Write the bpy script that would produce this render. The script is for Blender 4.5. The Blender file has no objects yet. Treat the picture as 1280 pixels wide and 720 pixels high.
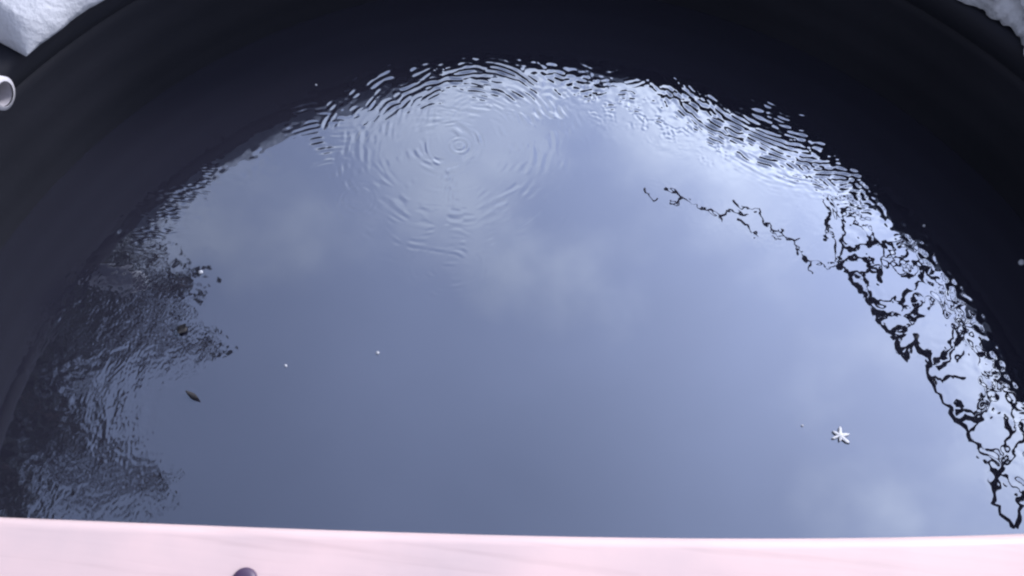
import bpy, bmesh, math, random
import numpy as np
from mathutils import Vector, Matrix, noise as mnoise
random.seed(7); rng = np.random.default_rng(11)
S = bpy.context.scene; COL = S.collection

# ------------------------------------------------------------------ camera
R = 0.60                     # inner radius of the tank (m); rim top is z = 0
HW = 0.158                   # depth of the water below the rim
CAM = np.array([-0.0342, -0.2988, 0.6174]); FPX = 1050.0
PITCH, YAW, ROLL = 1.06, -0.035, 0.083
_c, _s = math.cos(YAW), math.sin(YAW)
FWD = np.array([math.cos(PITCH)*_s, math.cos(PITCH)*_c, -math.sin(PITCH)])
_r = np.array([_c, -_s, 0.0]); _u = np.cross(_r, FWD)
RT = _r*math.cos(ROLL) + _u*math.sin(ROLL); UP = _u*math.cos(ROLL) - _r*math.sin(ROLL)
cd = bpy.data.cameras.new('camera'); cam = bpy.data.objects.new('camera', cd); COL.objects.link(cam)
cam.matrix_world = Matrix(((RT[0], UP[0], -FWD[0], CAM[0]), (RT[1], UP[1], -FWD[1], CAM[1]),
                           (RT[2], UP[2], -FWD[2], CAM[2]), (0, 0, 0, 1)))
cd.sensor_width = 36; cd.lens = 36*FPX/1280; cd.clip_start = 0.02; cd.clip_end = 3000
cd.dof.use_dof = True; cd.dof.focus_distance = 1.0; cd.dof.aperture_fstop = cd.lens/2.6
S.camera = cam

# ------------------------------------------------------------------ light
VEIL, PALE, GLOW = (6.1, 6.8, 9.9), (12.2, 12.6, 14.6), 1.8
SUN_EL, SUN_AZ = math.radians(31), math.radians(43)      # azimuth from +Y towards +X
W = bpy.data.worlds.new('World'); S.world = W; W.use_nodes = True
nt = W.node_tree; nt.nodes.clear()
out = nt.nodes.new('ShaderNodeOutputWorld'); bg = nt.nodes.new('ShaderNodeBackground')
sky = nt.nodes.new('ShaderNodeTexSky'); sky.sky_type = 'NISHITA'; sky.sun_disc = False
sky.sun_elevation = SUN_EL; sky.sun_rotation = SUN_AZ; sky.air_density = 1.0; sky.dust_density = 3.0
# thin cloud over the clear sky: a pale veil, thicker towards the horizon and brighter round the hidden sun
def math_node(op, a, b=None, clamp=False):
    m = nt.nodes.new('ShaderNodeMath'); m.operation = op; m.use_clamp = clamp
    for k, v in enumerate((a, b)):
        if v is None: continue
        if isinstance(v, (int, float)): m.inputs[k].default_value = v
        else: nt.links.new(v, m.inputs[k])
    return m.outputs[0]
tcw = nt.nodes.new('ShaderNodeTexCoord'); sep = nt.nodes.new('ShaderNodeSeparateXYZ'); nt.links.new(tcw.outputs['Generated'], sep.inputs[0])
mr = nt.nodes.new('ShaderNodeMapRange'); mr.interpolation_type = 'SMOOTHSTEP'
mr.inputs[1].default_value = 1.0; mr.inputs[2].default_value = 0.60; mr.inputs[3].default_value = 0.50; mr.inputs[4].default_value = 0.88
nt.links.new(sep.outputs[2], mr.inputs[0])
cl = nt.nodes.new('ShaderNodeTexNoise'); cl.inputs['Scale'].default_value = 2.2; cl.inputs['Detail'].default_value = 4
nt.links.new(tcw.outputs['Generated'], cl.inputs['Vector'])
fac = math_node('ADD', mr.outputs[0], math_node('MULTIPLY', math_node('SUBTRACT', cl.outputs[0], 0.5), 0.55), True)
dt = nt.nodes.new('ShaderNodeVectorMath'); dt.operation = 'DOT_PRODUCT'; nt.links.new(tcw.outputs['Generated'], dt.inputs[0])
dt.inputs[1].default_value = (math.cos(SUN_EL)*math.sin(SUN_AZ), math.cos(SUN_EL)*math.cos(SUN_AZ), math.sin(SUN_EL))
glow = math_node('ADD', math_node('MULTIPLY', math_node('POWER', math_node('MAXIMUM', dt.outputs['Value'], 0.0), 3.0), GLOW), 0.40)
lowc = nt.nodes.new('ShaderNodeMapRange'); lowc.interpolation_type = 'SMOOTHSTEP'
for k, v in ((1, 0.86), (2, 0.66), (3, 0.0), (4, 1.0)): lowc.inputs[k].default_value = v
cl2 = nt.nodes.new('ShaderNodeTexNoise'); cl2.inputs['Scale'].default_value = 5.0; cl2.inputs['Detail'].default_value = 5
nt.links.new(tcw.outputs['Generated'], cl2.inputs['Vector'])
nt.links.new(math_node('ADD', sep.outputs[2], math_node('MULTIPLY', math_node('SUBTRACT', cl2.outputs[0], 0.5), 0.5)), lowc.inputs[0])
pale = nt.nodes.new('ShaderNodeMix'); pale.data_type = 'RGBA'; nt.links.new(lowc.outputs[0], pale.inputs[0])
pale.inputs[6].default_value = (*VEIL, 1); pale.inputs[7].default_value = (*PALE, 1)
vc = nt.nodes.new('ShaderNodeVectorMath'); vc.operation = 'SCALE'; nt.links.new(pale.outputs[2], vc.inputs[0]); nt.links.new(glow, vc.inputs['Scale'])
veil = nt.nodes.new('ShaderNodeMix'); veil.data_type = 'RGBA'
nt.links.new(fac, veil.inputs[0]); nt.links.new(sky.outputs[0], veil.inputs[6]); nt.links.new(vc.outputs[0], veil.inputs[7])
nt.links.new(veil.outputs[2], bg.inputs[0])
bg.inputs[1].default_value = 0.125
nt.links.new(bg.outputs[0], out.inputs[0])
sd = bpy.data.lights.new('sun', 'SUN'); sun = bpy.data.objects.new('sun', sd); COL.objects.link(sun)
sd.energy = 2.3; sd.angle = math.radians(14); sd.color = (1.0, 0.95, 0.9)
_d = Vector((math.cos(SUN_EL)*math.sin(SUN_AZ), math.cos(SUN_EL)*math.cos(SUN_AZ), math.sin(SUN_EL)))
sun.rotation_euler = _d.to_track_quat('Z', 'Y').to_euler()
S.cycles.filter_width = 2.2
S.view_settings.view_transform = 'Standard'; S.view_settings.look = 'None'
S.view_settings.exposure = 0.5; S.view_settings.gamma = 1.0

# ------------------------------------------------------------------ helpers
def at(px, py, z):           # where the sight line through a photo pixel meets the level z
    d = FWD + RT*(px-640)/FPX - UP*(py-360)/FPX
    return CAM + d*(z-CAM[2])/d[2]
def mesh_obj(name, verts, faces, mat, parent=None, smooth=True):
    me = bpy.data.meshes.new(name); me.from_pydata([tuple(v) for v in verts], [], faces); me.update()
    if smooth: me.polygons.foreach_set('use_smooth', [True]*len(me.polygons))
    me.materials.append(mat); o = bpy.data.objects.new(name, me); COL.objects.link(o); o.parent = parent
    return o
def bm_obj(name, bm, mat, parent=None, smooth=True):
    bmesh.ops.recalc_face_normals(bm, faces=bm.faces)
    me = bpy.data.meshes.new(name); bm.to_mesh(me); bm.free()
    if smooth: me.polygons.foreach_set('use_smooth', [True]*len(me.polygons))
    me.materials.append(mat); o = bpy.data.objects.new(name, me); COL.objects.link(o); o.parent = parent
    return o
def tag(o, label=None, cat=None, group=None, kind=None):
    if label: o['label'] = label
    if cat: o['category'] = cat
    if group: o['group'] = group
    if kind: o['kind'] = kind
    return o
def empty(name, loc):
    o = bpy.data.objects.new(name, None); COL.objects.link(o); o.location = loc; o.empty_display_size = 0.05
    return o
def lathe(name, prof, mat, parent=None, n=192, closed=False):
    vs, fs = [], []; m = len(prof)
    for i in range(n):
        a = 2*math.pi*i/n
        for r, z in prof: vs.append((r*math.sin(a), r*math.cos(a), z))
    for i in range(n):
        j = (i+1) % n
        for k in range(m if closed else m-1):
            l = (k+1) % m
            fs.append((i*m+k, j*m+k, j*m+l, i*m+l))
    return mesh_obj(name, vs, fs, mat, parent)
def tube(bm, pts, rads, seg=10, cap=True):
    pts = [Vector(p) for p in pts]; rings = []
    for i, p in enumerate(pts):
        t = (pts[min(i+1, len(pts)-1)] - pts[max(i-1, 0)]).normalized()
        a = t.orthogonal().normalized() if i == 0 else (prev - t*prev.dot(t)).normalized()
        prev = a; b = t.cross(a)
        rings.append([bm.verts.new(p + (a*math.cos(2*math.pi*k/seg)+b*math.sin(2*math.pi*k/seg))*rads[i]) for k in range(seg)])
    for i in range(len(rings)-1):
        for k in range(seg):
            l = (k+1) % seg
            bm.faces.new((rings[i][k], rings[i][l], rings[i+1][l], rings[i+1][k]))
    if cap: bm.faces.new(rings[0][::-1]); bm.faces.new(rings[-1])
    return rings

# ------------------------------------------------------------------ materials
def material(name, base, rough=0.6, ior=1.45, noise=None, bump=None, spec=0.5, dark=None, metallic=0.0):
    m = bpy.data.materials.new(name); m.use_nodes = True; n = m.node_tree; b = n.nodes['Principled BSDF']
    b.inputs['Base Color'].default_value = (*base, 1); b.inputs['Roughness'].default_value = rough
    b.inputs['IOR'].default_value = ior; b.inputs['Specular IOR Level'].default_value = spec
    b.inputs['Metallic'].default_value = metallic
    tc = n.nodes.new('ShaderNodeTexCoord')
    if noise:
        t = n.nodes.new('ShaderNodeTexNoise'); t.inputs['Scale'].default_value = noise; t.inputs['Detail'].default_value = 6
        r = n.nodes.new('ShaderNodeValToRGB'); r.color_ramp.elements[0].position = 0.32; r.color_ramp.elements[1].position = 0.68
        r.color_ramp.elements[0].color = (*(dark or tuple(c*0.7 for c in base)), 1); r.color_ramp.elements[1].color = (*base, 1)
        n.links.new(tc.outputs['Object'], t.inputs['Vector']); n.links.new(t.outputs['Fac'], r.inputs['Fac'])
        n.links.new(r.outputs[0], b.inputs['Base Color'])
    if bump:
        sc, st, di = bump
        t = n.nodes.new('ShaderNodeTexNoise'); t.inputs['Scale'].default_value = sc; t.inputs['Detail'].default_value = 8
        p = n.nodes.new('ShaderNodeBump'); p.inputs['Strength'].default_value = st; p.inputs['Distance'].default_value = di
        n.links.new(tc.outputs['Object'], t.inputs['Vector']); n.links.new(t.outputs['Fac'], p.inputs['Height'])
        n.links.new(p.outputs[0], b.inputs['Normal'])
    return m
M_WATER = material('dark_water', (0.016, 0.016, 0.027), rough=0.0, ior=3.2)
M_WATER.node_tree.nodes['Principled BSDF'].inputs['Specular Tint'].default_value = (0.78, 0.87, 1.0, 1)
def film(m):                 # a dull dusty film on the water towards the left wall
    n = m.node_tree; b = n.nodes['Principled BSDF']; tc = n.nodes.new('ShaderNodeTexCoord'); sx = n.nodes.new('ShaderNodeSeparateXYZ')
    t = n.nodes.new('ShaderNodeTexNoise'); t.inputs['Scale'].default_value = 5; t.inputs['Detail'].default_value = 4
    ad = n.nodes.new('ShaderNodeMath'); ad.operation = 'MULTIPLY_ADD'; ad.inputs[1].default_value = 0.25
    mr = n.nodes.new('ShaderNodeMapRange'); mr.interpolation_type = 'SMOOTHSTEP'
    for k, v in ((1, -0.12), (2, -0.38), (3, 0.0), (4, 0.032)): mr.inputs[k].default_value = v
    n.links.new(tc.outputs['Object'], sx.inputs[0]); n.links.new(tc.outputs['Object'], t.inputs['Vector'])
    n.links.new(t.outputs[0], ad.inputs[0]); n.links.new(sx.outputs[0], ad.inputs[2]); n.links.new(ad.outputs[0], mr.inputs[0])
    n.links.new(mr.outputs[0], b.inputs['Roughness'])
film(M_WATER)
M_TANK = material('black_rubber', (0.011, 0.012, 0.019), rough=0.75, noise=5, bump=(60, 0.3, 0.002), dark=(0.007, 0.008, 0.013), spec=0.2)
M_SNOW = material('old_snow', (0.41, 0.43, 0.49), rough=0.6, noise=18, bump=(140, 0.6, 0.004), dark=(0.31, 0.33, 0.38))
M_GROUND = material('snowy_ground', (0.60, 0.58, 0.66), rough=0.8, noise=3, bump=(25, 0.6, 0.02), dark=(0.42, 0.41, 0.48))
def plank_paint():
    m = material('pink_white_paint', (0.62, 0.47, 0.46), rough=0.42); n = m.node_tree; b = n.nodes['Principled BSDF']; L = n.links.new
    tc = n.nodes.new('ShaderNodeTexCoord'); mp = n.nodes.new('ShaderNodeMapping'); mp.inputs['Scale'].default_value = (1.6, 34, 34); L(tc.outputs['Object'], mp.inputs[0])
    g = n.nodes.new('ShaderNodeTexNoise'); g.inputs['Scale'].default_value = 5; g.inputs['Detail'].default_value = 8; L(mp.outputs[0], g.inputs['Vector'])
    st = n.nodes.new('ShaderNodeTexNoise'); st.inputs['Scale'].default_value = 9; st.inputs['Detail'].default_value = 6; L(tc.outputs['Object'], st.inputs['Vector'])
    r1 = n.nodes.new('ShaderNodeValToRGB'); r1.color_ramp.elements[0].position = .30; r1.color_ramp.elements[1].position = .60
    r1.color_ramp.elements[0].color = (.46, .37, .39, 1); r1.color_ramp.elements[1].color = (.57, .43, .44, 1); L(st.outputs[0], r1.inputs[0])
    r2 = n.nodes.new('ShaderNodeValToRGB'); r2.color_ramp.elements[0].position = .28; r2.color_ramp.elements[1].position = .46
    r2.color_ramp.elements[0].color = (.92, .91, .91, 1); r2.color_ramp.elements[1].color = (1, 1, 1, 1); L(g.outputs[0], r2.inputs[0])
    mx = n.nodes.new('ShaderNodeMix'); mx.data_type = 'RGBA'; mx.blend_type = 'MULTIPLY'; mx.inputs[0].default_value = 1
    L(r1.outputs[0], mx.inputs[6]); L(r2.outputs[0], mx.inputs[7]); L(mx.outputs[2], b.inputs['Base Color'])
    bp = n.nodes.new('ShaderNodeBump'); bp.inputs['Strength'].default_value = .2; bp.inputs['Distance'].default_value = .0008; L(g.outputs[0], bp.inputs['Height']); L(bp.outputs[0], b.inputs['Normal'])
    return m
M_PLANK = plank_paint()
M_SCREW = material('dark_screw', (0.06, 0.035, 0.085), rough=0.45, noise=90)
M_HOSE = material('pale_plastic', (0.40, 0.40, 0.45), rough=0.5, noise=40)
M_BORE = material('hose_bore', (0.34, 0.33, 0.38), rough=0.6, noise=40)
M_FLAKE = material('snow_crystal', (0.85, 0.87, 0.92), rough=0.5, noise=400)
M_LEAFLITTER = material('wet_dead_leaf', (0.010, 0.009, 0.013), rough=0.6, noise=150)
M_LEAF = material('evergreen_leaf', (0.024, 0.034, 0.026), rough=0.7, noise=4, dark=(0.015, 0.022, 0.018), spec=0.2)
M_TWIG = material('dark_twig', (0.022, 0.020, 0.026), rough=0.9, noise=60)
M_BARK = material('bark', (0.06, 0.05, 0.045), rough=0.9, noise=20, bump=(50, 0.8, 0.01))

# ------------------------------------------------------------------ ground
def ground():
    rs = [0.0, .4, .7, .9, 1.1, 1.4, 1.8, 2.4, 3.2, 4.5, 7, 12, 25, 60, 150, 400, 900]; n = 96
    vs = [(0, 0, -0.52)]; fs = []
    for r in rs[1:]:
        for i in range(n):
            a = 2*math.pi*i/n; x, y = r*math.sin(a), r*math.cos(a)
            z = -0.5 + (0.05*mnoise.noise((x*1.7, y*1.7, 3.1)) + 0.02*mnoise.noise((x*6, y*6, 1.0))) * min(1, r/.8)
            vs.append((x, y, z))
    for k in range(len(rs)-1):
        for i in range(n):
            j = (i+1) % n
            if k == 0: fs.append((0, 1+j, 1+i))
            else:
                a, b = 1+(k-1)*n, 1+k*n
                fs.append((a+i, a+j, b+j, b+i))
    tag(mesh_obj('ground', vs, fs, M_GROUND), 'snow covered ground around the black tank', kind='structure')
ground()

# ------------------------------------------------------------------ tank
tank = empty('water_tank', (0, 0, -0.5))
tag(tank, 'round black water tank filled with dark water', 'tank')
def child(o): o.matrix_parent_inverse = tank.matrix_world.inverted(); return o
bpy.context.view_layer.update()
wall = lathe('tank_wall', [(R+.001, -.49)] + [(R+.001+0.0012*math.sin(k*1.7), -.49+k*.0115) for k in range(1, 40)] + [(R+.001, -.026), (R+.018, -.026), (R+.018, -.56), (R+.001, -.56)], M_TANK, tank, closed=True)
rim = lathe('rim', [(R, -.028), (R-.002, -.012), (R, -.004), (R+.006, -.0005), (R+.014, 0), (R+.024, 0), (R+.031, -.003), (R+.035, -.012), (R+.034, -.03), (R+.022, -.034), (R+.010, -.033)], M_TANK, tank, closed=True)
base = lathe('tank_floor', [(0.0005, -.50), (R+.010, -.50), (R+.010, -.52), (0.0005, -.52)], M_TANK, tank, closed=True)
for o in (wall, rim, base): child(o)

# ------------------------------------------------------------------ water: a fine sheet with drop rings and capillary ripples
def water():
    st = 0.0009
    xs = np.arange(-R-.004, R+.004, st)
    ys = np.concatenate([np.arange(-R-.004, -.24, .008), np.arange(-.24, R+.004, st)])
    yf = np.arange(-.24, R+.004, st); j0 = len(ys)-len(yf)
    X, Y = np.meshgrid(xs, yf); H = np.zeros_like(X); ny, nx = X.shape
    # photo pixel of each water point, only used to say WHERE on the water each ripple group lies
    def P(px, py): return at(px, py, -HW)[:2]
    def blob(pts, width):        # soft mask round a polyline of water points
        q = np.array([P(*p) for p in pts]); m = np.full(X.shape, 9.0)
        for a, b in zip(q[:-1], q[1:]):
            ab = b-a; t = np.clip(((X-a[0])*ab[0]+(Y-a[1])*ab[1])/(ab@ab), 0, 1)
            m = np.minimum(m, np.hypot(X-a[0]-t*ab[0], Y-a[1]-t*ab[1]))
        return np.exp(-(m/width)**2)
    def band(lo, hi, seed, sx=1.0, sy=1.0):   # band-passed random relief, wavelengths lo..hi metres, unit rms slope
        g = np.random.default_rng(seed).normal(size=X.shape)
        fx = np.fft.fftfreq(nx, st)[None, :]*sx; fy = np.fft.fftfreq(ny, st)[:, None]*sy
        f = np.hypot(fx, fy)+1e-9; lf = np.log(f); c = .5*(math.log(1/lo)+math.log(1/hi)); w = .5*(math.log(1/lo)-math.log(1/hi))
        z = np.fft.ifft2(np.fft.fft2(g)*np.exp(-((lf-c)/w)**2)).real
        gy, gx = np.gradient(z, st); return z/np.sqrt((gx**2+gy**2).mean())
    edge = [(60, 600), (90, 450), (120, 360), (170, 285), (260, 220), (380, 135), (480, 98), (640, 80), (760, 105), (850, 135), (930, 165), (1060, 225), (1130, 290), (1180, 350), (1230, 430), (1278, 500), (1290, 560)]
    m_all = blob(edge, .05)
    pk0 = np.clip(.35+.9*band(.03, .12, 90)/np.std(band(.03, .12, 90)), 0, 1.6)
    # 1 faint roughness along the whole margin
    H += band(.010, .035, 1)*.012*m_all*(.25+pk0)
    # 2 rings of the drop near the middle back
    def rings(px, py, lam, r0, r1, slope, seed=0, patch=None):
        c = P(px, py); r = np.hypot(X-c[0], Y-c[1])
        env = np.clip((r-r0)/.006, 0, 1)*np.clip((r1-r)/.03, 0, 1)
        wob = band(.05, .16, 50+seed); wob = wob/np.std(wob)*lam*.20
        a = slope*lam/(2*math.pi)*np.sin(2*math.pi*(r+wob)/lam)*env
        return a*(patch if patch is not None else 1)
    patch = lambda s, lo=.02, hi=.08: np.clip(.5+.9*band(lo, hi, s)/ (np.std(band(lo, hi, s))+1e-9), 0, 1.6)
    pk = [patch(60+i) for i in range(4)]
    H += rings(574, 182, .0075, .003, .016, .42, 1, .5+pk[1])
    H += rings(566, 181, .0075, .026, .040, .26, 13, pk[3])
    H += rings(578, 184, .0150, .046, .070, .10, 15, pk[0])*blob([(540, 132), (590, 115), (635, 120)], .03)
    H += rings(566, 180, .0130, .088, .125, .03, 14, pk[1])
    H += rings(552, 180, .0120, .018, .052, .05, 8, pk[1])
    H += rings(562, 188, .0095, .05, .17, .11, 2, pk[0]*pk[3])*(.10+blob([(390, 150), (480, 100), (600, 90), (700, 100)], .05))
    H += rings(600, 160, .0075, .03, .13, .08, 3, pk[1])*blob([(470, 110), (560, 95), (690, 100)], .05)
    H += rings(580, 200, .0110, .06, .14, .08, 9, pk[2])*blob([(430, 150), (520, 100), (640, 95)], .04)
    H += rings(445, 250, .0065, .0, .03, .06, 4, pk[2])*.5
    H += rings(420, 250, .0080, .05, .16, .10, 7, pk[2])*blob([(380, 140), (400, 165), (405, 195)], .02)
    H += rings(562, 330, .0080, .01, .06, .015, 10, pk[1]*pk[2])
    # 3 rings from a drop in the dark water at the right
    fan = blob([(690, 95), (740, 110)], .02)+blob([(850, 125), (885, 150), (930, 175), (975, 200), (1035, 212), (1070, 232)], .028)+blob([(960, 140), (1000, 165)], .022)
    H += rings(1026, 20, .0080, .06, .30, .20, 5, pk[3]*(.3+.7*pk[1]))*np.clip(fan, 0, 1)
    H += rings(1000, 90, .0062, .03, .30, .09, 11, pk[2])*np.clip(fan, 0, 1)
    H += rings(840, 330, .0090, .06, .30, .06, 12, pk[0])*np.clip(fan, 0, 1)
    H += band(.010, .03, 21)*.05*np.clip(fan, 0, 1)
    H += band(.006, .012, 22, sx=.7, sy=1.4)*.02*blob([(560, 215), (566, 250)], .008)
    H += rings(760, 30, .0085, .03, .16, .07, 6, pk[1]*pk[2])*blob([(690, 95), (750, 105), (860, 150)], .025)
    H += band(.005, .011, 3)*.06*pk[2]*blob([(740, 120), (850, 160), (900, 180)], .022)
    H += band(.005, .012, 4)*.05*pk[1]*blob([(1000, 225), (1065, 238)], .012)
    # 4 left margin: short steep chop
    H += band(.006, .014, 5, sx=1.5, sy=.45)*.10*pk[3]*blob([(185, 290), (215, 255), (245, 230)], .020)
    H += (band(.0035, .008, 6, sx=.7, sy=1.4)*.025+band(.006, .018, 26, sx=.6, sy=1.6)*.035*np.clip(pk[0]-.7, 0, 1.2)+band(.015, .05, 16, sx=.8, sy=1.3)*.014)*blob([(70, 380), (130, 380), (180, 440), (150, 520), (110, 600), (140, 650)], .045)
    # 5 right margin: meshing capillary ridges
    H += band(.010, .024, 8)*.030*(.2+pk[2])*blob([(1080, 240), (1140, 300), (1185, 350), (1235, 430), (1290, 520)], .010)
    H += (band(.009, .022, 9)*.0021*(.2+pk[3])+band(.004, .008, 19)*.0022*pk[1])*blob([(970, 290), (1050, 290), (1110, 370), (1165, 440)], .03)
    H += band(.010, .03, 39)*.0011*blob([(1170, 440), (1235, 560), (1262, 660)], .03)
    H += band(.006, .013, 23)*.004*pk[1]*blob([(830, 245), (900, 270), (960, 285), (1030, 330)], .02)
    # whole sheet
    Z = np.zeros((len(ys), nx)); Z[j0:] = H
    fade = np.clip((ys-(-.24))/.02, 0, 1)[:, None]; Z = Z*fade - HW
    XX, YY = np.meshgrid(xs, ys); ny2 = len(ys)
    co = np.stack([XX, YY, Z], -1).reshape(-1, 3).astype(np.float32)
    idx = np.arange(ny2*nx).reshape(ny2, nx)
    quad = np.stack([idx[:-1, :-1], idx[:-1, 1:], idx[1:, 1:], idx[1:, :-1]], -1).reshape(-1, 4)
    rad = np.hypot(XX, YY).reshape(-1); keep = (rad[quad] < R+.004).all(1); quad = quad[keep]
    used = np.zeros(len(co), bool); used[quad.ravel()] = True; mp = np.cumsum(used)-1
    co = co[used]; quad = mp[quad].astype(np.int32)
    me = bpy.data.meshes.new('water'); me.vertices.add(len(co)); me.vertices.foreach_set('co', co.ravel())
    me.loops.add(quad.size); me.loops.foreach_set('vertex_index', quad.ravel())
    me.polygons.add(len(quad)); me.polygons.foreach_set('loop_start', np.arange(0, quad.size, 4, dtype=np.int32))
    me.polygons.foreach_set('use_smooth', np.ones(len(quad), bool)); me.update(calc_edges=True)
    me.materials.append(M_WATER); o = bpy.data.objects.new('water', me); COL.objects.link(o)
    tag(o, 'dark rippled water in the tank mirroring the pale sky', kind='structure')
water()

# ------------------------------------------------------------------ snow banks lying on the rim
def snow_bank(a0, a1, hfun, r_in, r_out, label, seed, n=120, rag=1.0):
    vs, fs = [], []; m = 15
    for i in range(n+1):
        t = i/n; a = math.radians(a0+(a1-a0)*t); e = min(1, min(t, 1-t)*n/5)**.5
        h = hfun(math.degrees(a))*max(.12, e)
        for k in range(m):
            u = k/(m-1)
            if u < .4: r, z = r_in+.012*(u/.4)**2, h*.86*u/.4           # inner face
            elif u < .8: r, z = r_in+.012+(r_out-r_in-.03)*((u-.4)/.4), h*(.86+.14*math.sin(math.pi*(u-.4)/.4))
            else: r, z = r_out-.018+.018*((u-.8)/.2), h*.86*(1-(u-.8)/.2)
            x, y = r*math.sin(a), r*math.cos(a)
            d = (mnoise.noise((x*22+seed, y*22, z*22))*.008+mnoise.noise((x*60+seed, y*60, z*60))*.004+mnoise.noise((x*150, y*150+seed, z*150))*.002)*rag
            w = 1.0 if 0 < k < m-1 else .5
            vs.append((x+d*math.sin(a)*w, y+d*math.cos(a)*w, max(z+d*w*.6, .001 if k not in (0, m-1) else .0008)))
    for i in range(n):
        for k in range(m):
            l = (k+1) % m
            fs.append((i*m+k, i*m+l, (i+1)*m+l, (i+1)*m+k))
    fs.append(tuple(range(m))[::-1]); fs.append(tuple(n*m+k for k in range(m)))
    o = mesh_obj('snow_bank', vs, fs, M_SNOW)
    return tag(o, label, 'snow')
snow_bank(-66, -19, lambda a: .034+.012*max(0, min(1, (a+52)/14)), R-.010, R+.085, 'crusted snow slab on the rim at the top left corner', 3.0, rag=.45)
snow_bank(-16, 12, lambda a: .03+.01*math.sin(a*.4), R+.008, R+.085, 'low snow bank on the far rim behind the drop rings', 9.0)
snow_bank(16, 100, lambda a: .024+.008*math.sin(a*.31)+.005*math.sin(a*.9), R+.003, R+.10, 'ragged snow bank on the rim at the top right corner', 5.0, n=260, rag=2.6)

# ------------------------------------------------------------------ plank across the near side
def plank():
    zt = .028
    q = np.array([at(x, y, zt) for x, y in ((0, 643), (150, 650), (300, 655), (470, 661), (640, 666), (800, 669), (960, 670), (1100, 669), (1200, 667), (1280, 664))])
    cf = np.polyfit(q[:, 0], q[:, 1], 3)
    n = 60; prof = []
    rr = .009
    for k in range(6): a = math.pi/2*k/5; prof.append((-rr+rr*math.sin(a), zt-rr+rr*math.cos(a)))   # rounded far edge, from top down
    for k in range(4): a = math.pi/2*k/3; prof.append((-.005+.005*math.cos(a), .006-.005*math.sin(a)))
    prof += [(-.27, .001), (-.275, .004), (-.275, zt-.004), (-.27, zt)]
    prof += [(-.2, zt), (-.12, zt), (-.05, zt)]
    m = len(prof); vs = []; fs = []
    for i in range(n+1):
        x = -.665+1.33*i/n; xe = min(max(x, -.42), .40); y0 = np.polyval(cf, xe)+(x-xe)*np.polyval(np.polyder(cf), xe)
        for dy, z in prof: vs.append((x, y0+dy, z))
    for i in range(n):
        for k in range(m): l = (k+1) % m; fs.append((i*m+k, i*m+l, (i+1)*m+l, (i+1)*m+k))
    fs.append(tuple(range(m))[::-1]); fs.append(tuple(n*m+k for k in range(m)))
    o = mesh_obj('plank', vs, fs, M_PLANK)
    tag(o, 'pinkish white painted plank laid across the near rim', 'plank')
    c = at(306, 726, zt); bm = bmesh.new(); rs = []
    for r, z in ((.0085, -.001), (.0085, .0012), (.0074, .0028), (.005, .0038), (.0025, .0042)):
        rs.append([bm.verts.new((c[0]+r*math.cos(a), c[1]+r*math.sin(a), zt+z)) for a in [2*math.pi*k/24 for k in range(24)]])
    for a, b in zip(rs[:-1], rs[1:]):
        for k in range(24): bm.faces.new((a[k], a[(k+1) % 24], b[(k+1) % 24], b[k]))
    bm.faces.new(rs[-1]); bm_obj('screw', bm, M_SCREW, o)
plank()

# ------------------------------------------------------------------ hose end lying over the rim at the far left
def hose():
    zc = .016; e = at(5, 117, zc); e = Vector(e); ang = math.atan2(e.x, e.y)-.25
    o_ = Vector((math.sin(ang), math.cos(ang), 0)); rt = empty('hose', e)
    tag(rt, 'pale plastic hose end poking over the rim at left', 'hose')
    path = [e, e+o_*.05, e+o_*.12, e+o_*.18+Vector((0, 0, -.015)), e+o_*.24+Vector((0, 0, -.09)), e+o_*.27+Vector((0, 0, -.25)), e+o_*.31+Vector((0, 0, -.42)), e+o_*.42+Vector((0, 0, -.485)), e+o_*.8+Vector((0, 0, -.49))]
    bm = bmesh.new(); ro, ri = .0155, .0115
    rings = tube(bm, path, [ro]*len(path), 28, cap=False); bm.faces.new(rings[-1])
    t = -o_; inn = [bm.verts.new(e+(v.co-e)*(ri/ro)+t*.001) for v in rings[0]]
    for k in range(28): bm.faces.new((rings[0][(k+1) % 28], rings[0][k], inn[k], inn[(k+1) % 28]))
    hb = bm_obj('hose_body', bm, M_HOSE, rt); hb.matrix_parent_inverse = Matrix.Translation(-e)
    bm = bmesh.new(); tube(bm, [e+o_*.0005, e+o_*.012, e+o_*.03], [ri, ri, ri], 28, cap=False)
    bm.verts.ensure_lookup_table(); bm.faces.new(bm.verts[-28:])
    bb = bm_obj('bore', bm, M_BORE, rt); bb.matrix_parent_inverse = Matrix.Translation(-e)
hose()

# ------------------------------------------------------------------ small things floating on the water
def flake():
    c = at(1050, 545, -HW+.001); bm = bmesh.new()
    arms = [(85, .0105), (150, .0085), (205, .0095), (262, .0065), (322, .0115), (18, .0105)]
    ctr = bm.verts.new((0, 0, .0022)); lo = []; hi = []
    for a, l in arms:
        a0 = math.radians(a); 
        for da, f in ((-30, .33), (-9, .80), (0, 1.0), (9, .80)):
            r = l*f; aa = a0+math.radians(da)
            lo.append(bm.verts.new((r*math.cos(aa), r*math.sin(aa), .0))); hi.append(bm.verts.new((r*.93*math.cos(aa), r*.93*math.sin(aa), .0013)))
    n = len(lo)
    for k in range(n):
        l = (k+1) % n
        bm.faces.new((lo[k], lo[l], hi[l], hi[k])); bm.faces.new((hi[k], hi[l], ctr))
    o = bm_obj('snowflake', bm, M_FLAKE, smooth=False); o.location = c
    tag(o, 'white star shaped snowflake floating on the open water at right', 'snowflake')
flake()
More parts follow.
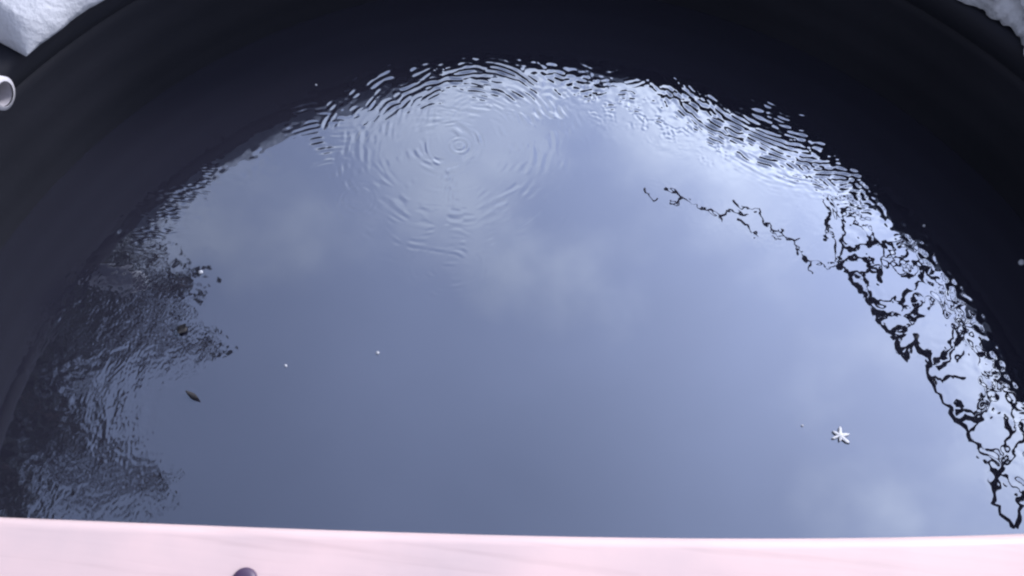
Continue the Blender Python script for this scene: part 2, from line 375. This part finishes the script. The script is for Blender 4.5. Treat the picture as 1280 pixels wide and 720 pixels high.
def grain(px, py, r, label, seed):
    c = at(px, py, -HW+.0006); bm = bmesh.new(); r *= .72; bmesh.ops.create_icosphere(bm, subdivisions=2, radius=r)
    for v in bm.verts:
        v.co *= 1+.45*mnoise.noise(v.co*(1.2/r)+Vector((seed*3.7, 0, 0))); v.co.z *= .55
    o = bm_obj('snow_grain', bm, M_SNOW); o.location = c
    tag(o, label, 'snow', 'snow grains afloat on the water')
grain(472, 441, .0026, 'tiny white snow grain afloat left of the middle of open water', 1)
grain(357, 457, .0022, 'faint snow grain afloat nearer the left, left of a brighter grain', 2)
grain(251, 340, .0032, 'white snow grain afloat near the left edge of the sky reflection', 3)
grain(1003, 532, .0018, 'tiny snow grain afloat just left of the star snowflake', 4)
grain(1277, 328, .0048, 'white snow crumb on black water at the right picture edge', 5)
grain(1155, 282, .0022, 'lone tiny snow grain in dark water above the ripple mesh', 6)
grain(395, 106, .0018, 'lone tiny snow grain in dark water at upper left', 7)
def dead_leaf(px, py, L, wd, rot, curl, label):
    c = at(px, py, -HW+.0012); vs = []; fs = []; n = 8
    for sgn in (0, 1):
        for i in range(n+1):
            t = i/n; w = wd*math.sin(math.pi*min(.98, max(.04, t)))**.8
            for s in (-1, 0, 1):
                vs.append(((t-.5)*L, s*w, curl*(4*(t-.5)**2)+abs(s)*.12*wd*2-.0006*sgn+.0004))
    m = (n+1)*3
    for i in range(n):
        for s in range(2):
            a = i*3+s; fs.append((a, a+3, a+4, a+1)); fs.append((m+a, m+a+1, m+a+4, m+a+3))
        fs.append((i*3, m+i*3, m+i*3+3, i*3+3)); fs.append((i*3+2, i*3+5, m+i*3+5, m+i*3+2))
    o = mesh_obj('dead_leaf', vs, fs, M_LEAFLITTER); o.location = c; o.rotation_euler = (0, 0, math.radians(rot))
    tag(o, label, 'leaf', 'dead leaves afloat on the water')
dead_leaf(228, 412, .011, .0050, 70, .001, 'small round dark leaf afloat near the left ripples')
dead_leaf(241, 495, .016, .0026, -25, .002, 'thin dark leaf sliver afloat below the round dark leaf')

# ------------------------------------------------------------------ evergreen shrub on the left, seen only in the water's mirror
def shrub():
    b = Vector((-1.53, .44, -.5)); rt = empty('evergreen_shrub', b)
    tag(rt, 'dark evergreen shrub mirrored along the left side of the water', 'shrub')
    bm = bmesh.new(); tube(bm, [b+Vector((0, 0, -.05)), b+Vector((.03, .02, .5)), b+Vector((.0, .05, 1.1)), b+Vector((.04, .02, 1.9))], [.06, .05, .035, .012], 10)
    tr = bm_obj('trunk', bm, M_BARK, rt); tr.matrix_parent_inverse = Matrix.Translation(-b)
    r = random.Random(4); bm = bmesh.new(); tips = []
    for k in range(70):
        z = .55+1.3*r.random(); a = r.uniform(0, 2*math.pi); L = (.80-.28*abs(z-1.1))*r.uniform(.65, 1.0)
        p0 = b+Vector((.02, .03, z-.15)); p2 = b+Vector((math.cos(a)*L, math.sin(a)*L*1.15, z+.25*r.random()))
        p1 = (p0+p2)/2+Vector((0, 0, -.03)); tube(bm, [p0, p1, p2], [.014, .009, .003], 6); tips.append((p0, p1, p2))
    lb = bm_obj('limb', bm, M_BARK, rt); lb.matrix_parent_inverse = Matrix.Translation(-b); lb['kind'] = 'stuff'
    vs, fs = [], []
    for k in range(140000):
        p0, p1, p2 = tips[r.randrange(len(tips))]; t = r.random()**.85
        if k % 2:            # inner foliage filling the crown between the limbs
            a = r.uniform(0, 2*math.pi); q = r.random()**.5*.92; h = r.uniform(-1, 1)
            f = math.sqrt(max(0, 1-h*h)); p0 = p2 = b+Vector((math.cos(a)*q*f*.66, math.sin(a)*q*f*.80+.05, 1.15+h*.62))
        c = (p0*(1-t)+p2*t)+Vector((r.gauss(0, .028), r.gauss(0, .028), r.gauss(0, .028)))
        d = Vector((r.gauss(0, 1), r.gauss(0, 1), r.gauss(0, .7))).normalized(); s = d.orthogonal().normalized()
        s = (s*math.cos(k)+d.cross(s)*math.sin(k)); L = r.uniform(.010, .021); w = L*.36; up = d.cross(s)*(w*.35)
        i = len(vs); vs += [c, c+d*L*.5+s*w+up, c+d*L, c+d*L*.5-s*w+up]; fs += [(i, i+1, i+2), (i, i+2, i+3)]
    cr = mesh_obj('crown', vs, fs, M_LEAF, rt, smooth=False); cr.matrix_parent_inverse = Matrix.Translation(-b)
shrub()

# ------------------------------------------------------------------ bare shrub leaning over the right side, seen in the water's mirror
NET = [
     [(965,288),(978,292),(988,300),(997,310),(1010,323),(1022,327),(1032,333)],
     [(1000,316),(1012,332),(1016,342)],[(1032,333),(1044,332),(1057,338)],[(1133,448),(1146,420)],[(898,271),(918,262),(936,268)],[(853,247),(872,258)],
     [(1057,338),(1067,353),(1080,370),(1090,387),(1100,407),(1115,418),(1123,437),(1133,448)],
     [(1032,300),(1036,265),(1030,245)],[(1036,265),(1040,290),(1046,318),(1048,333)],[(1056,250),(1056,285),(1052,310),(1048,333)],[(1036,245),(1046,270),(1056,285)],
     [(1062,278),(1078,278),(1086,290),(1095,300)],[(1066,246),(1069,262),(1065,278)],[(1095,300),(1102,305),(1105,322),(1099,330),(1100,350)],
     [(1078,322),(1088,326),(1084,332),(1098,336)],[(1098,335),(1100,352)],[(1078,342),(1096,340)],[(1060,344),(1078,346),(1086,352),(1087,375)],
     [(1106,300),(1107,325),(1114,334),(1126,342),(1137,348)],[(1110,303),(1122,300),(1126,292),(1138,292),(1146,300)],[(1116,331),(1130,322),(1146,314)],
     [(1128,346),(1142,345),(1147,336),(1146,316)],[(1147,316),(1152,332),(1152,352),(1142,358)],[(1154,330),(1160,345),(1168,333)],
     [(1137,360),(1128,372),(1126,380),(1132,386)],[(1142,374),(1150,379),(1162,378),(1166,372)],[(1142,380),(1160,382)],[(1150,384),(1143,390),(1148,398),(1142,402),(1136,396),(1138,390),(1146,388)],
     [(1090,392),(1104,394),(1120,393)],[(1098,402),(1112,396),(1122,394)],[(1116,414),(1124,409),(1132,412),(1130,420),(1120,421),(1116,414)],[(1132,412),(1142,404)],
     [(1144,418),(1158,445),(1166,470),(1177,496),(1191,517),(1209,543),(1227,568),(1242,593),(1243,622),(1249,640),(1263,651),(1267,661)],
     [(1122,422),(1124,438),(1134,452)],
     [(1166,458),(1178,446),(1186,436),(1191,420),(1189,404),(1185,378)],[(1172,462),(1188,450),(1194,438),(1198,420),(1200,405)],
     [(1177,376),(1184,392),(1195,404),(1202,424),(1220,438),(1228,452)],[(1170,352),(1178,362),(1190,372),(1197,390)],
     [(1195,517),(1206,512),(1218,516),(1224,505),(1230,485),(1233,466)],[(1196,523),(1212,524),(1222,522),(1230,506),(1242,488),(1250,476)],
     [(1198,508),(1197,500),(1202,510)],[(1232,466),(1240,470),(1248,480)],
     [(1220,528),(1227,514),(1236,500),(1250,487),(1262,490)],[(1264,490),(1268,512),(1260,530),(1257,552),(1253,570),(1244,590)],
     [(1262,529),(1272,527),(1285,524)],[(1245,600),(1258,580),(1268,562),(1280,548),(1290,540)],[(1274,615),(1284,622)],[(1270,660),(1275,636),(1276,620),(1290,612)],
     [(1222,440),(1236,446),(1246,458),(1262,462)],[(1250,470),(1258,490),(1272,500),(1284,505)],
     [(968,292),(984,300),(1000,298)],
     [(1048,333),(1062,322),(1080,326),(1088,326)],[(1095,300),(1082,308),(1062,310),(1052,310)],[(1123,437),(1140,430),(1158,445)],[(1087,375),(1100,380),(1118,372),(1126,380)],[(1209,543),(1222,530),(1220,523)],[(1227,568),(1238,560),(1253,570)],[(1198,420),(1206,400),(1201,384),(1190,372)],[(1166,470),(1180,476),(1195,468),(1206,474)],[(1242,593),(1262,600),(1276,620)],[(1197,390),(1212,404),(1222,420),(1236,446)],[(1246,458),(1254,440),(1244,424)],[(1262,490),(1275,480),(1285,486)],[(1130,322),(1136,306),(1128,292)],[(1160,345),(1174,352),(1185,366),(1190,372)],[(806,236),(814,250),(822,248)],[(830,236),(843,240),(853,247)],[(853,247),(846,255),(838,250)],[(872,258),(886,263),(898,271),(903,278)],[(916,250),(930,258),(946,264),(957,281)],[(922,274),(934,284),(946,296)],[(957,281),(965,288)],
    ]

def bare_shrub():
    b = Vector((1.45, .62, -.5)); rt = empty('bare_shrub', b)
    tag(rt, 'leafless shrub whose dark twigs are mirrored along the right side of the water', 'shrub')
    def spot(px, py):
        z = .27+.07*mnoise.noise((px*.006, py*.006, .3))
        p = at(px, py, -2*HW-z); return Vector((p[0], p[1], z))
    inv = Matrix.Translation(-b); r = random.Random(5)
    bm = bmesh.new(); tube(bm, [b+Vector((0, 0, -.05)), b+Vector((-.03, .0, .3)), b+Vector((-.02, .02, .62)), b+Vector((.03, .05, 1.0)), b+Vector((.0, .1, 1.35))], [.04, .032, .024, .014, .005], 10)
    bm_obj('trunk', bm, M_BARK, rt).matrix_parent_inverse = inv
    for px, py in ((1066, 246), (1110, 303), (1146, 300), (1168, 333), (1189, 404), (1222, 440), (1262, 462), (1284, 505), (1290, 540), (1290, 612)):
        p = spot(px, py); t = b+Vector((-.02, .02, .45+.4*r.random())); m = p.lerp(t, .5)+Vector((0, r.uniform(-.06, .06), r.uniform(-.04, .05)))
        bm = bmesh.new(); tube(bm, [t, t.lerp(m, .5)+Vector((0, 0, .02)), m, m.lerp(p, .5)+Vector((0, 0, .015)), p], [.013, .010, .008, .006, .0045], 7)
        bm_obj('limb', bm, M_TWIG, rt).matrix_parent_inverse = inv
    for pl in NET:
        q = [spot(*p) for p in pl]; f = []
        for i in range(len(q)-1):
            for k in range(3): f.append(q[i].lerp(q[i+1], k/3)+Vector((r.gauss(0, .0016), r.gauss(0, .0016), r.gauss(0, .004)))*(1 if k or i else 0))
        f.append(q[-1]); w = r.uniform(.0024, .0038) if pl[0][0] > 1040 else r.uniform(.0013, .0024)
        n = len(f); rad = [w*(1.15-.5*i/n)*r.uniform(.7, 1.35) for i in range(n)]
        bm = bmesh.new(); tube(bm, f, rad, 6); bm_obj('twig', bm, M_TWIG, rt).matrix_parent_inverse = inv
bare_shrub()
